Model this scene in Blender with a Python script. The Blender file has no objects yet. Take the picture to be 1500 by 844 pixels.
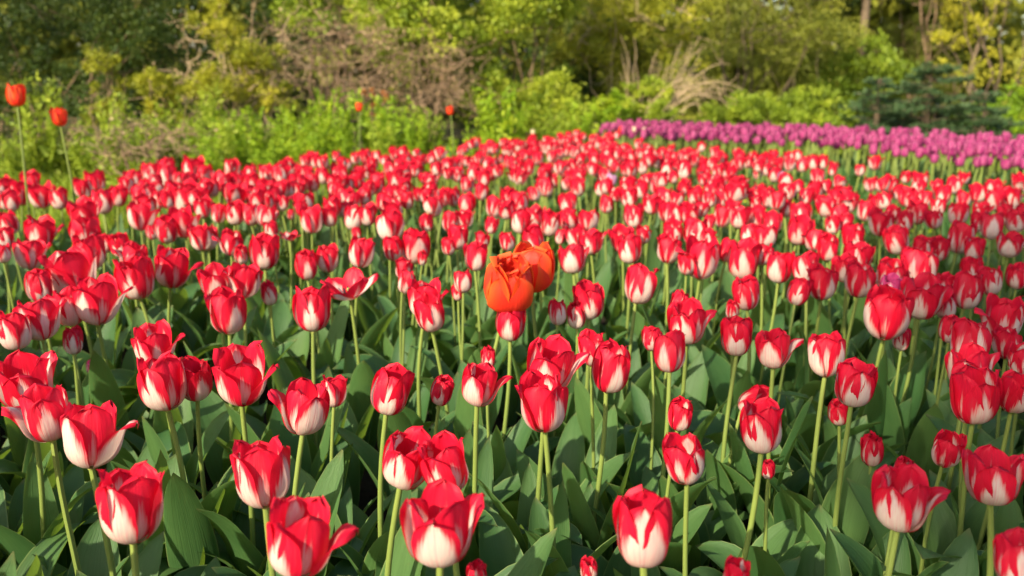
import bpy, math, random
import numpy as np
from mathutils import Vector, Matrix
S = bpy.context.scene
COL = S.collection
R = math.radians
rnd = random.Random(7)
nr = np.random.RandomState(7)

# ------------------------------------------------------------ camera, sky, sun, exposure
FPX = 1250.0; YH = 112.0; CAMH = 0.915
PITCH = math.atan((422 - YH) / FPX)
cd = bpy.data.cameras.new('camera'); cam = bpy.data.objects.new('camera', cd); COL.objects.link(cam)
cam.location = (0, 0, CAMH); cam.rotation_euler = (math.pi / 2 - PITCH, 0, 0)
cd.sensor_width = 36; cd.lens = FPX / 1500 * 36; cd.clip_start = 0.02; cd.clip_end = 1500
cd.dof.use_dof = True; cd.dof.focus_distance = 1.25; cd.dof.aperture_fstop = 4.1
S.camera = cam
SUN_EL, SUN_AZ = 31.0, 218.0            # azimuth clockwise from +Y: the sun is low, behind the camera and to its left
w = bpy.data.worlds.new('World'); S.world = w; w.use_nodes = True
nt = w.node_tree; nt.nodes.clear()
sky = nt.nodes.new('ShaderNodeTexSky'); sky.sky_type = 'NISHITA'; sky.sun_disc = False
sky.sun_elevation = R(SUN_EL); sky.sun_rotation = R(SUN_AZ); sky.dust_density = 2.0; sky.air_density = 1.2
bg = nt.nodes.new('ShaderNodeBackground'); bg.inputs[1].default_value = 0.135
ow = nt.nodes.new('ShaderNodeOutputWorld')
nt.links.new(sky.outputs[0], bg.inputs[0]); nt.links.new(bg.outputs[0], ow.inputs[0])
sd = bpy.data.lights.new('sun', 'SUN'); sd.energy = 4.9; sd.angle = R(0.55); sd.color = (1.0, 0.88, 0.66)
so = bpy.data.objects.new('sun', sd); COL.objects.link(so)
_d = Vector((math.sin(R(SUN_AZ)) * math.cos(R(SUN_EL)), math.cos(R(SUN_AZ)) * math.cos(R(SUN_EL)), math.sin(R(SUN_EL))))
SUN_DIR = _d
so.rotation_euler = _d.to_track_quat('Z', 'Y').to_euler()
S.view_settings.view_transform = 'Standard'; S.view_settings.look = 'None'
S.view_settings.gamma = 1.0; S.view_settings.exposure = 0.78; S.view_settings.use_curve_mapping = False
S.render.engine = 'CYCLES'
S.cycles.max_bounces = 6; S.cycles.transparent_max_bounces = 4; S.cycles.transmission_bounces = 4

# ------------------------------------------------------------ helpers
def ray(px, py):
    rx = (px - 750) / FPX; ry = (422 - py) / FPX
    c, s = math.cos(PITCH), math.sin(PITCH)
    return Vector((rx, c + ry * s, -s + ry * c))
def on_plane(px, py, h):
    d = ray(px, py); t = (h - CAMH) / d.z
    return Vector((d.x * t, d.y * t, h)), t
def at_depth(px, py, Y):
    d = ray(px, py); t = Y / d.y
    return Vector((d.x * t, Y, CAMH + d.z * t))

def tag(o, label=None, cat=None, group=None, kind=None):
    if label: o['label'] = label
    if cat: o['category'] = cat
    if group: o['group'] = group
    if kind: o['kind'] = kind
    return o
def empty(name, loc, rz=0.0):
    o = bpy.data.objects.new(name, None); o.location = loc; o.rotation_euler = (0, 0, rz)
    o.empty_display_size = 0.05; COL.objects.link(o); return o
def link(name, me, parent=None, loc=(0, 0, 0), rot=(0, 0, 0), scl=(1, 1, 1)):
    o = bpy.data.objects.new(name, me); o.parent = parent; o.location = loc; o.rotation_euler = rot; o.scale = scl
    COL.objects.link(o); return o

class Acc:
    """collects quads/tris with uv, a float attribute and a material index"""
    def __init__(s):
        s.v = []; s.f = []; s.n = 0; s.uv = []; s.a = []; s.m = []
    def grid(s, P, UV, a=0.5, m=0, M=None):
        """P: (nu,nv,3) array"""
        P = np.asarray(P, float); nu, nv = P.shape[:2]
        Q = P.reshape(-1, 3)
        if M is not None:
            A = np.array(M); Q = Q @ A[:3, :3].T + A[:3, 3]
        i = np.arange(nu - 1)[:, None] * nv + np.arange(nv - 1)[None, :]
        F = np.stack([i, i + nv, i + nv + 1, i + 1], -1).reshape(-1, 4)
        s.raw(Q, F, UV.reshape(-1, 2)[F], a, m)
    def raw(s, Q, F, UVF, a, m):
        s.v.append(Q); s.f.append(F + s.n); s.n += len(Q); s.uv.append(UVF)
        s.a.append(np.broadcast_to(np.asarray(a, float), (len(F),)).copy()); s.m.append(np.full(len(F), m, int))
    def add(s, o, M=None, a=None):
        """append another Acc, transformed"""
        v, f, uv, aa, mm = o.flat()
        if M is not None:
            A = np.array(M); v = v @ A[:3, :3].T + A[:3, 3]
        s.v.append(v); s.f.append(f + s.n); s.n += len(v); s.uv.append(uv); s.a.append(aa if a is None else aa * 0 + a); s.m.append(mm)
    def flat(s):
        if not hasattr(s, '_c') or s._c[0] != s.n:
            s._c = (s.n, np.concatenate(s.v), np.concatenate(s.f), np.concatenate(s.uv), np.concatenate(s.a), np.concatenate(s.m))
        return s._c[1:]
    def tube(s, pts, rad, sides=6, m=0, a=0.5):
        pts = np.asarray(pts, float); n = len(pts)
        T = np.gradient(pts, axis=0); T /= np.linalg.norm(T, axis=1)[:, None] + 1e-9
        ref = np.array([0.31, 0.95, 0.1]) if abs(T[0, 1]) < 0.8 else np.array([1, 0, 0.2])
        A = np.cross(T, ref); A /= np.linalg.norm(A, axis=1)[:, None] + 1e-9
        B = np.cross(T, A)
        th = np.linspace(0, 2 * math.pi, sides + 1)
        rad = np.broadcast_to(np.asarray(rad, float), (n,))
        P = pts[:, None] + rad[:, None, None] * (np.cos(th)[None, :, None] * A[:, None] + np.sin(th)[None, :, None] * B[:, None])
        U, V = np.meshgrid(np.linspace(0, 1, sides + 1), np.linspace(0, 1, n))
        s.grid(P, np.stack([U, V], -1), a, m)
    def mesh(s, name, mats, smooth=True):
        v, f, uv, a, m = s.flat()
        me = bpy.data.meshes.new(name)
        me.vertices.add(len(v)); me.vertices.foreach_set('co', v.astype(np.float32).ravel())
        me.loops.add(f.size); me.loops.foreach_set('vertex_index', f.astype(np.int32).ravel())
        me.polygons.add(len(f)); me.polygons.foreach_set('loop_start', (np.arange(len(f)) * 4).astype(np.int32))
        me.polygons.foreach_set('material_index', m.astype(np.int32))
        me.polygons.foreach_set('use_smooth', np.full(len(f), smooth))
        u = me.uv_layers.new(name='UVMap'); u.data.foreach_set('uv', uv.astype(np.float32).ravel())
        at = me.attributes.new('tint', 'FLOAT', 'FACE'); at.data.foreach_set('value', a.astype(np.float32))
        for x in (mats if isinstance(mats, (list, tuple)) else [mats]): me.materials.append(x)
        me.update(calc_edges=True); me.validate(); return me

# ------------------------------------------------------------ materials
class N:
    def __init__(s, name):
        s.mat = bpy.data.materials.new(name); s.mat.use_nodes = True
        s.t = s.mat.node_tree; s.t.nodes.clear(); s.out = s.t.nodes.new('ShaderNodeOutputMaterial')
    def n(s, typ, **kw):
        o = s.t.nodes.new(typ)
        for k, v in kw.items(): setattr(o, k, v)
        return o
    def put(s, sock, v):
        if hasattr(v, 'is_output'): s.t.links.new(v, sock)
        else: sock.default_value = v
    def math(s, op, a, b=0.0, c=0.0, clamp=False):
        o = s.n('ShaderNodeMath', operation=op, use_clamp=clamp)
        s.put(o.inputs[0], a); s.put(o.inputs[1], b); s.put(o.inputs[2], c); return o.outputs[0]
    def mix(s, fac, a, b, bt='MIX'):
        o = s.n('ShaderNodeMix', data_type='RGBA', blend_type=bt)
        s.put(o.inputs[0], fac)
        for q, v in ((6, a), (7, b)):
            s.put(o.inputs[q], v if hasattr(v, 'is_output') else (*v, 1) if len(v) == 3 else v)
        return o.outputs[2]
    def uv(s):
        o = s.n('ShaderNodeUVMap', uv_map='UVMap'); x = s.n('ShaderNodeSeparateXYZ'); s.t.links.new(o.outputs[0], x.inputs[0])
        return x.outputs[0], x.outputs[1]
    def vec(s, x, y, z=0.0):
        o = s.n('ShaderNodeCombineXYZ'); s.put(o.inputs[0], x); s.put(o.inputs[1], y); s.put(o.inputs[2], z); return o.outputs[0]
    def noise(s, vec, scale, detail=2.0, rough=0.5):
        o = s.n('ShaderNodeTexNoise'); s.put(o.inputs['Scale'], scale); s.put(o.inputs['Detail'], detail); s.put(o.inputs['Roughness'], rough)
        if vec is not None: s.t.links.new(vec, o.inputs['Vector'])
        return o.outputs[0]
    def tint(s):
        return s.n('ShaderNodeAttribute', attribute_name='tint').outputs['Fac']
    def rand(s): return s.n('ShaderNodeObjectInfo').outputs['Random']
    def ramp(s, fac, stops):
        o = s.n('ShaderNodeValToRGB'); el = o.color_ramp.elements
        while len(el) < len(stops): el.new(0.5)
        for e, (p, c) in zip(el, stops): e.position = p; e.color = (*c, 1)
        s.put(o.inputs[0], fac); return o.outputs[0]
    def bump(s, h, strength=0.3, dist=0.002):
        o = s.n('ShaderNodeBump'); s.put(o.inputs['Strength'], strength); s.put(o.inputs['Distance'], dist); s.put(o.inputs['Height'], h); return o.outputs[0]
    def thin(s, col, tcol, tr, rough=0.5, spec=0.5, normal=None, coat=0.0):
        p = s.n('ShaderNodeBsdfPrincipled'); s.put(p.inputs['Base Color'], col); s.put(p.inputs['Roughness'], rough)
        s.put(p.inputs['Specular IOR Level'], spec)
        t = s.n('ShaderNodeBsdfTranslucent'); s.put(t.inputs[0], tcol)
        if normal is not None: s.t.links.new(normal, p.inputs['Normal'])
        m = s.n('ShaderNodeMixShader'); s.put(m.inputs[0], tr)
        s.t.links.new(p.outputs[0], m.inputs[1]); s.t.links.new(t.outputs[0], m.inputs[2]); s.t.links.new(m.outputs[0], s.out.inputs[0])
        return s.mat
    def solid(s, col, rough=0.7, spec=0.3, normal=None):
        p = s.n('ShaderNodeBsdfPrincipled'); s.put(p.inputs['Base Color'], col if hasattr(col, 'is_output') else (*col, 1)); s.put(p.inputs['Roughness'], rough)
        s.put(p.inputs['Specular IOR Level'], spec)
        if normal is not None: s.t.links.new(normal, p.inputs['Normal'])
        s.t.links.new(p.outputs[0], s.out.inputs[0]); return s.mat

def petal_mat(name, red, red2, cream, pink, flame=True, tr=0.36):
    b = N(name); U, V = b.uv(); c = b.math('MULTIPLY', b.math('ABSOLUTE', b.math('SUBTRACT', U, 0.5)), 2.0)
    r = b.math('ADD', b.math('MULTIPLY', b.rand(), 37.0), b.math('MULTIPLY', b.tint(), 51.0)); t = b.tint()
    n1 = b.noise(b.vec(b.math('MULTIPLY', U, 7.0), b.math('MULTIPLY', V, 1.3), r), 1.0, 3.0)
    n2 = b.noise(b.vec(b.math('MULTIPLY', U, 34.0), b.math('MULTIPLY', V, 2.2), r), 1.0, 2.0)
    n3 = b.noise(b.vec(b.math('MULTIPLY', U, 2.5), b.math('MULTIPLY', V, 2.0), r), 1.0, 2.0)
    base = b.mix(b.math('MULTIPLY', n3, 1.0), red, red2)
    base = b.mix(b.math('MULTIPLY', b.math('SUBTRACT', n2, 0.45, clamp=True), 0.9, clamp=True), base, [x * 0.55 for x in red])
    if flame:
        fw = b.math('SUBTRACT', 1.0, b.math('POWER', b.math('DIVIDE', V, b.math('ADD', 0.58, b.math('MULTIPLY', t, 0.40))), 2.2), clamp=False)
        fw = b.math('MULTIPLY', b.math('MULTIPLY', fw, 1.0), b.math('ADD', 0.12, b.math('MULTIPLY', t, 0.86)))
        fw = b.math('MAXIMUM', fw, b.math('SUBTRACT', 1.3, b.math('MULTIPLY', V, 9.0)))
        d = b.math('SUBTRACT', fw, c)
        d = b.math('ADD', d, b.math('MULTIPLY', b.math('SUBTRACT', n1, 0.5), 0.42))
        d = b.math('ADD', d, b.math('MULTIPLY', b.math('SUBTRACT', n2, 0.5), 0.62))
        mask = b.math('MULTIPLY', b.math('ADD', d, 0.05), 3.6, clamp=True)
        flush = b.math('MULTIPLY', b.math('SUBTRACT', b.math('ADD', n2, n1), b.math('ADD', 0.85, b.math('MULTIPLY', c, 0.3))), 1.8, clamp=True)
        base = b.mix(b.math('MULTIPLY', flush, b.math('MULTIPLY', t, 0.28)), base, pink)
        vein = b.math('SUBTRACT', 1.0, b.math('MULTIPLY', c, 16.0), clamp=True)
        vein = b.math('MULTIPLY', vein, b.math('MULTIPLY', n1, 0.9))
        streak = b.math('MULTIPLY', b.math('SUBTRACT', n2, 0.47, clamp=True), 3.2, clamp=True)
        cr = b.mix(b.math('ADD', b.math('MULTIPLY', streak, 0.55), b.math('MULTIPLY', vein, 0.5), clamp=True), cream, pink)
        col = b.mix(mask, base, cr)
    else:
        e = b.math('POWER', c, 3.0)
        lo = b.math('SUBTRACT', 1.0, b.math('MULTIPLY', V, 4.0), clamp=True)
        col = b.mix(b.math('MULTIPLY', e, 0.6), base, pink)
        col = b.mix(b.math('MULTIPLY', lo, 0.6), col, cream)
    col = b.mix(b.math('MULTIPLY', b.math('SUBTRACT', b.rand(), 0.5), 0.35, clamp=True), col, [x * 0.8 for x in red2])
    h = b.math('ADD', b.math('MULTIPLY', n2, 0.6), n3)
    return b.thin(col, col, tr, 0.50, 0.30, b.bump(h, 0.6, 0.0016))
M_RED = petal_mat('red_white_petal', (0.66, 0.003, 0.022), (0.82, 0.014, 0.060), (0.82, 0.70, 0.60), (0.80, 0.20, 0.27))
M_PINK = petal_mat('pink_petal', (0.60, 0.02, 0.16), (0.72, 0.10, 0.28), (0.80, 0.66, 0.62), (0.75, 0.28, 0.42))
M_ORANGE = petal_mat('orange_petal', (0.92, 0.026, 0.018), (0.96, 0.070, 0.030), (0.92, 0.42, 0.04), (0.92, 0.24, 0.03), flame=False)
M_PURP = petal_mat('purple_petal', (0.20, 0.012, 0.11), (0.60, 0.07, 0.26), (0.74, 0.45, 0.50), (0.78, 0.28, 0.44), flame=False)
M_PALE = petal_mat('pale_petal', (0.72, 0.62, 0.35), (0.80, 0.72, 0.5), (0.8, 0.75, 0.55), (0.8, 0.7, 0.6), flame=False)
M_LILAC = petal_mat('lilac_petal', (0.48, 0.20, 0.42), (0.62, 0.34, 0.52), (0.8, 0.7, 0.7), (0.7, 0.5, 0.62), flame=False)

def leaf_mat(name, c1, c2, tc, edge, rough=0.5):
    b = N(name); U, V = b.uv(); r = b.math('MULTIPLY', b.math('ADD', b.rand(), b.tint()), 23.0)
    n1 = b.noise(b.vec(b.math('MULTIPLY', U, 46.0), b.math('MULTIPLY', V, 1.4), r), 1.0, 2.0)
    n2 = b.noise(b.vec(b.math('MULTIPLY', U, 3.0), b.math('MULTIPLY', V, 4.0), r), 1.0, 3.0)
    col = b.mix(b.math('ADD', b.math('MULTIPLY', n2, 0.8), b.math('MULTIPLY', b.math('SUBTRACT', b.rand(), 0.5), 0.9), clamp=True), c1, c2)
    col = b.mix(b.math('MULTIPLY', b.math('SUBTRACT', n1, 0.4, clamp=True), 1.1, clamp=True), col, [x * 0.6 for x in c1])
    c = b.math('MULTIPLY', b.math('ABSOLUTE', b.math('SUBTRACT', U, 0.5)), 2.0)
    e = b.math('MULTIPLY', b.math('SUBTRACT', c, 0.93, clamp=True), 10.0, clamp=True)
    col = b.mix(e, col, edge)
    n4 = b.noise(b.vec(b.math('MULTIPLY', U, 9.0), b.math('MULTIPLY', V, 26.0), r), 1.0, 4.0, 0.7)
    sp = b.math('MULTIPLY', b.math('SUBTRACT', n4, 0.66, clamp=True), 6.0, clamp=True)
    col = b.mix(b.math('MULTIPLY', sp, 0.5), col, (0.16, 0.15, 0.06))
    ttip = b.math('MULTIPLY', b.math('SUBTRACT', b.math('ADD', V, b.math('MULTIPLY', n2, 0.10)), 1.0, clamp=True), 12.0, clamp=True)
    col = b.mix(b.math('MULTIPLY', ttip, 0.7), col, (0.22, 0.16, 0.06))
    return b.thin(col, (*tc, 1), 0.30, rough, 0.35, b.bump(b.math('ADD', n1, b.math('MULTIPLY', n2, 1.5)), 0.7, 0.0014))
M_LEAF = leaf_mat('tulip_leaf', (0.046, 0.125, 0.038), (0.110, 0.212, 0.060), (0.26, 0.42, 0.04), (0.30, 0.38, 0.12))
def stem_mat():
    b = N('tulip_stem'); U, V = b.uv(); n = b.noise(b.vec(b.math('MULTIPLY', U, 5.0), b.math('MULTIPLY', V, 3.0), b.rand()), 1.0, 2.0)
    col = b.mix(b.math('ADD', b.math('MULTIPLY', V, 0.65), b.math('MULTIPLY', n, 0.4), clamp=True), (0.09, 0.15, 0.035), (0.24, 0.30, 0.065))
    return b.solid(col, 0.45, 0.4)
M_STEM = stem_mat()
M_ANTHER = N('anther').solid((0.03, 0.02, 0.03), 0.8)
M_PISTIL = N('pistil').solid((0.35, 0.38, 0.10), 0.6)

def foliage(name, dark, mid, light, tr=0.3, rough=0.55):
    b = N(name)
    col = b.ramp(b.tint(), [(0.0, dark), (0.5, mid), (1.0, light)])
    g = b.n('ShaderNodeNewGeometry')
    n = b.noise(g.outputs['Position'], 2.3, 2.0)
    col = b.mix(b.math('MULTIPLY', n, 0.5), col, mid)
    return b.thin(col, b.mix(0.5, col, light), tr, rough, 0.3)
def bark(name, c1, c2, sc=30.0):
    b = N(name); g = b.n('ShaderNodeTexCoord'); n = b.noise(g.outputs['Object'], sc, 4.0, 0.7)
    return b.solid(b.mix(n, c1, c2), 0.85, 0.2, b.bump(n, 0.5, 0.01))
M_BARK = bark('brown_bark', (0.10, 0.07, 0.045), (0.24, 0.18, 0.12))
M_DRY = bark('dry_wood', (0.30, 0.21, 0.12), (0.56, 0.43, 0.27), 12.0)
M_TWIG = bark('brown_twig', (0.16, 0.10, 0.06), (0.36, 0.25, 0.16), 12.0)
def ground_mat():
    b = N('woodland_ground'); g = b.n('ShaderNodeNewGeometry'); p = g.outputs['Position']
    n = b.noise(p, 2.0, 5.0, 0.6); n2 = b.noise(p, 26.0, 5.0, 0.7)
    col = b.ramp(n, [(0.35, (0.045, 0.032, 0.02)), (0.5, (0.06, 0.055, 0.022)), (0.65, (0.05, 0.085, 0.02))])
    col = b.mix(b.math('MULTIPLY', n2, 0.6), col, (0.10, 0.075, 0.045))
    return b.solid(col, 0.95, 0.1, b.bump(n2, 0.8, 0.02))
M_GROUND = ground_mat()
def soil_mat():
    b = N('garden_soil'); g = b.n('ShaderNodeNewGeometry'); p = g.outputs['Position']
    n = b.noise(p, 60.0, 6.0, 0.75); n2 = b.noise(p, 6.0, 3.0)
    col = b.mix(n, (0.012, 0.009, 0.007), (0.055, 0.040, 0.030)); col = b.mix(b.math('MULTIPLY', n2, 0.4), col, (0.03, 0.022, 0.015))
    return b.solid(col, 0.95, 0.15, b.bump(n, 1.0, 0.01))
M_SOIL = soil_mat()

# ------------------------------------------------------------ ground
def sheet(name, pts, z, mat):
    me = bpy.data.meshes.new(name); me.from_pydata([(x, y, z) for x, y in pts], [], [tuple(range(len(pts)))])
    me.materials.append(mat); o = bpy.data.objects.new(name, me); COL.objects.link(o); tag(o, kind='structure'); return o
sheet('ground', [(-400, -400), (400, -400), (400, 600), (-400, 600)], 0.0, M_GROUND)
HEAD = 0.455
def gp(px, py, h=HEAD):
    p, t = on_plane(px, py, h); return (p.x, p.y)
RED_BACK = [(-420, 300), (-150, 285), (0, 264), (110, 264), (185, 262), (195, 248), (270, 242), (335, 240), (390, 230), (440, 219), (530, 213), (620, 211), (700, 207), (790, 197),
            (905, 193), (925, 203), (1000, 216), (1100, 222), (1200, 228), (1300, 236), (1400, 253), (1500, 265), (1900, 320)]
RED_POLY = [gp(p[0], p[1] + 8 + 9 * max(0, min(1, (800 - p[0]) / 300))) for p in RED_BACK] + [(1.9, 0.30), (-1.7, 0.30)]
PUR_POLY = [gp(x, y, 0.48) for x, y in [(885, 190), (900, 182), (1000, 184), (1100, 186), (1200, 190), (1300, 197), (1400, 203), (1500, 209), (1900, 240),
            (1900, 285), (1500, 238), (1400, 230), (1300, 217), (1200, 208), (1100, 203), (1000, 200), (925, 195)]]
def inside(p, poly):
    x, y = p; r = False; n = len(poly); j = n - 1
    for i in range(n):
        xi, yi = poly[i]; xj, yj = poly[j]
        if (yi > y) != (yj > y) and x < (xj - xi) * (y - yi) / (yj - yi) + xi: r = not r
        j = i
    return r
cx0 = sum(p[0] for p in RED_POLY) / len(RED_POLY); cy0 = 2.0
bedpts = [(cx0 + (x - cx0) * 1.04, cy0 + (y - cy0) * 1.05) for x, y in RED_POLY]
sheet('flower_bed_soil', bedpts, 0.004, M_SOIL)
sheet('far_flower_bed_soil', [(x, y + 0.02) for x, y in PUR_POLY], 0.008, M_SOIL)

# ------------------------------------------------------------ tulip parts
def interp(xs, ys, v):
    # smooth (cosine-free) interpolation through control points
    out = np.interp(v, xs, ys); k = 1.0 / 24
    return (np.interp(np.clip(v - k, 0, 1), xs, ys) + 2 * out + np.interp(np.clip(v + k, 0, 1), xs, ys)) / 4
def petal(az, L, W, th, rin, ruf=1.6, seed=0, nu=9, nv=13, z0=0.0, inner=False, tip=0.52):
    """one petal: th = tangent angles (deg from horizontal) at v = 0, .25, .5, .75, 1"""
    q = random.Random(seed)
    v = np.linspace(0, 1, nv) ** 0.92; u = np.linspace(-1, 1, nu)
    fine = np.linspace(0, 1, 101); ang = np.radians(interp([0, .25, .5, .75, 1], th, fine))
    rr = rin + np.concatenate([[0], np.cumsum(np.cos(ang[:-1]) * L / 100)]); zz = z0 + np.concatenate([[0], np.cumsum(np.sin(ang[:-1]) * L / 100)])
    rc = np.interp(v, fine, rr); zc = np.interp(v, fine, zz); an = np.interp(v, fine, ang)
    s = (0.20 + 0.80 * np.sin(math.pi / 2 * np.clip(v / 0.52, 0, 1))) * (1 - np.clip((v - 0.5) / 0.5, 0, 1) ** 3.0) ** tip
    s = np.maximum(s * (1 + 0.03 * np.sin(v * 23 + seed * 40) * v), 0.02)
    rho = np.maximum(rc, 0.004) * 1.06 + 0.0015
    flat = np.clip((v - 0.6) / 0.4, 0, 1) * 0.35
    rho = rho * (1 + flat)
    V, U = np.meshgrid(v, u)
    al = U * (W * s / rho)[None, :]; al = np.clip(al, -1.5, 1.5)
    rad = rc[None] - rho[None] + rho[None] * np.cos(al)
    tan = rho[None] * np.sin(al)
    z = np.broadcast_to(zc[None], V.shape).copy()
    # outward edge curl near the top, midrib crease, waves
    k1, k2, k3 = q.uniform(0, 6), q.uniform(0, 6), q.uniform(0, 6)
    off = ruf * (0.0020 * np.abs(U) ** 3 * np.clip(V - 0.45, 0, 1) * 3
                 - 0.0011 * np.exp(-(U / 0.16) ** 2) * np.clip(V * 2, 0, 1)
                 + 0.0013 * np.sin(3.1 * U + 5 * V + k1) * V + 0.0011 * np.sin(7 * V + 2 * U + k2) * np.abs(U) * V
                 + 0.0012 * np.sin(11 * U + k3) * V ** 4)
    rad = rad + off * np.sin(an)[None]; z = z - off * np.cos(an)[None]
    z = z + ruf * (0.0011 * np.sin(13 * U + k2) + 0.0008 * np.sin(23 * U + k1)) * V ** 6
    # edge lean so that neighbouring petals overlap
    lean = 0.0016 * U * V; rad = rad + lean
    c, s_ = math.cos(az), math.sin(az)
    P = np.stack([rad * c - tan * s_, rad * s_ + tan * c, z], -1)
    return P, np.stack([U * 0.5 + 0.5, V], -1)

KIND = {  # outer petal angles, inner petal angles, length, half width
    'c': ([6, 54, 88, 98, 114], [8, 60, 88, 99, 118], 0.084, 0.0262),
    't': ([4, 50, 87, 95, 100], [8, 58, 89, 98, 108], 0.083, 0.0265),
    'o': ([2, 46, 81, 88, 78], [8, 54, 86, 93, 92], 0.083, 0.0275),
    'f': ([4, 48, 85, 94, 94], [8, 57, 88, 96, 102], 0.083, 0.0265),
    'w': ([0, 24, 40, 46, 16], [4, 36, 58, 64, 48], 0.072, 0.0250),
    'b': ([8, 62, 93, 101, 124], [10, 66, 93, 102, 124], 0.064, 0.0190),
    'g': ([0, 40, 86, 108, 122], [4, 46, 86, 108, 126], 0.092, 0.0345),
    'u': ([4, 50, 84, 96, 128], [8, 58, 88, 100, 130], 0.080, 0.0270),
}
def bloom_petals(kind, seed, res=(11, 16), dbl=False):
    q = random.Random(seed * 91 + hash_s(kind)); out = []
    to, ti, L, W = KIND[kind]
    for k in range(3):
        th = [a + q.uniform(-4, 4) for a in to]; th[3] += q.uniform(-5, 5); th[4] += q.uniform(-14, 12); LL = L * q.uniform(0.93, 1.05)
        if kind == 'f' and k == 0: th = [4, 45, 78, 68, q.uniform(-18, 28)]; LL *= 1.03
        if kind == 'o' and k == 1: th[3] -= 12; th[4] -= q.uniform(10, 40)
        out.append((petal(R(120 * k) + q.uniform(-.1, .1), LL, W * q.uniform(0.94, 1.06), th, 0.0035, 1.2, q.random(), *res), q.uniform(0.66, 1.2)))
    for k in range(3):
        th = [a + q.uniform(-4, 4) for a in ti]; th[4] += q.uniform(-16, 12)
        out.append((petal(R(120 * k + 60) + q.uniform(-.1, .1), L * q.uniform(0.99, 1.08), W * 1.04, th, 0.002, 1.4, q.random(), *res, z0=0.0015), q.uniform(0.05, 0.60)))
    if dbl:
        for j in range(9):
            th = [12, 66, 90 - j * 0.3, 99, 104 + q.uniform(-25, 14)]
            out.append((petal(R(40 * j * 4 + 20), L * q.uniform(0.86, 1.02), W * (0.86 - 0.02 * j), th, 0.0015, 2.0, q.random(), *res, z0=0.002), q.random()))
    return out
def hash_s(s): return sum((i + 1) * ord(ch) for i, ch in enumerate(s))
def core_acc():
    a = Acc()
    a.tube([(0, 0, -0.003), (0, 0, 0.0), (0, 0, 0.012), (0, 0, 0.022), (0, 0, 0.024)], [0.0036, 0.005, 0.0035, 0.004, 0.001], 7, 0)
    for k in range(6):
        c, s = math.cos(k * 1.047 + .5), math.sin(k * 1.047 + .5)
        a.tube([(c * .003, s * .003, 0.002), (c * .008, s * .008, .012), (c * .009, s * .009, .014), (c * .010, s * .010, .024), (c * .010, s * .010, .025)], [.001, .001, .002, .002, .0004], 5, 1)
    return a
CORE = core_acc(); CORE_ME = CORE.mesh('flower_heart', [M_PISTIL, M_ANTHER])
NV = 7
_near = {}; _mid = {}; _lo = {}
def near_bloom(kind, i, mat):
    k = (kind, i, mat.name)
    if k not in _near:
        L = []
        for (P, UV), fl in bloom_petals(kind[0], i, dbl=kind.endswith('2')):
            a = Acc(); a.grid(P, UV, fl); L.append(a.mesh('petal', mat))
        _near[k] = L
    return _near[k]
def bloom_acc(kind, i, res, m=0, core=False):
    a = Acc()
    for (P, UV), fl in bloom_petals(kind[0], i, res, dbl=kind.endswith('2')): a.grid(P, UV, fl, m)
    return a
_rw = {}
def real_w(kind, i):
    if (kind, i) not in _rw:
        v = bloom_acc(kind, i, (5, 6)).flat()[0]; e = v.max(0) - v.min(0); _rw[(kind, i)] = (e[0] + e[1]) / 2
    return _rw[(kind, i)]
def mid_bloom(kind, i, mat):
    k = (kind, i, mat.name)
    if k not in _mid: _mid[k] = bloom_acc(kind, i, (7, 9)).mesh('tulip_flower', mat)
    return _mid[k]

STEMS = []
for i in range(8):     # unit height; bends by dx metres
    q = random.Random(i + 5); dx = q.uniform(0.0, 0.05); k = q.uniform(1.3, 2.4); wob = q.uniform(-.006, .006)
    t = np.linspace(0, 1, 12)
    pts = np.stack([dx * t ** k + wob * np.sin(t * 6), 0.004 * np.sin(t * 5 + i), t], -1)
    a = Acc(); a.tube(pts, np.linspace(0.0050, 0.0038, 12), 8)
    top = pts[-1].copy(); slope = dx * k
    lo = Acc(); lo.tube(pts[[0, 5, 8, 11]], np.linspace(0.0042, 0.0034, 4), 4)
    STEMS.append((a.mesh('tulip_stem', M_STEM), top, slope, lo))

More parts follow.
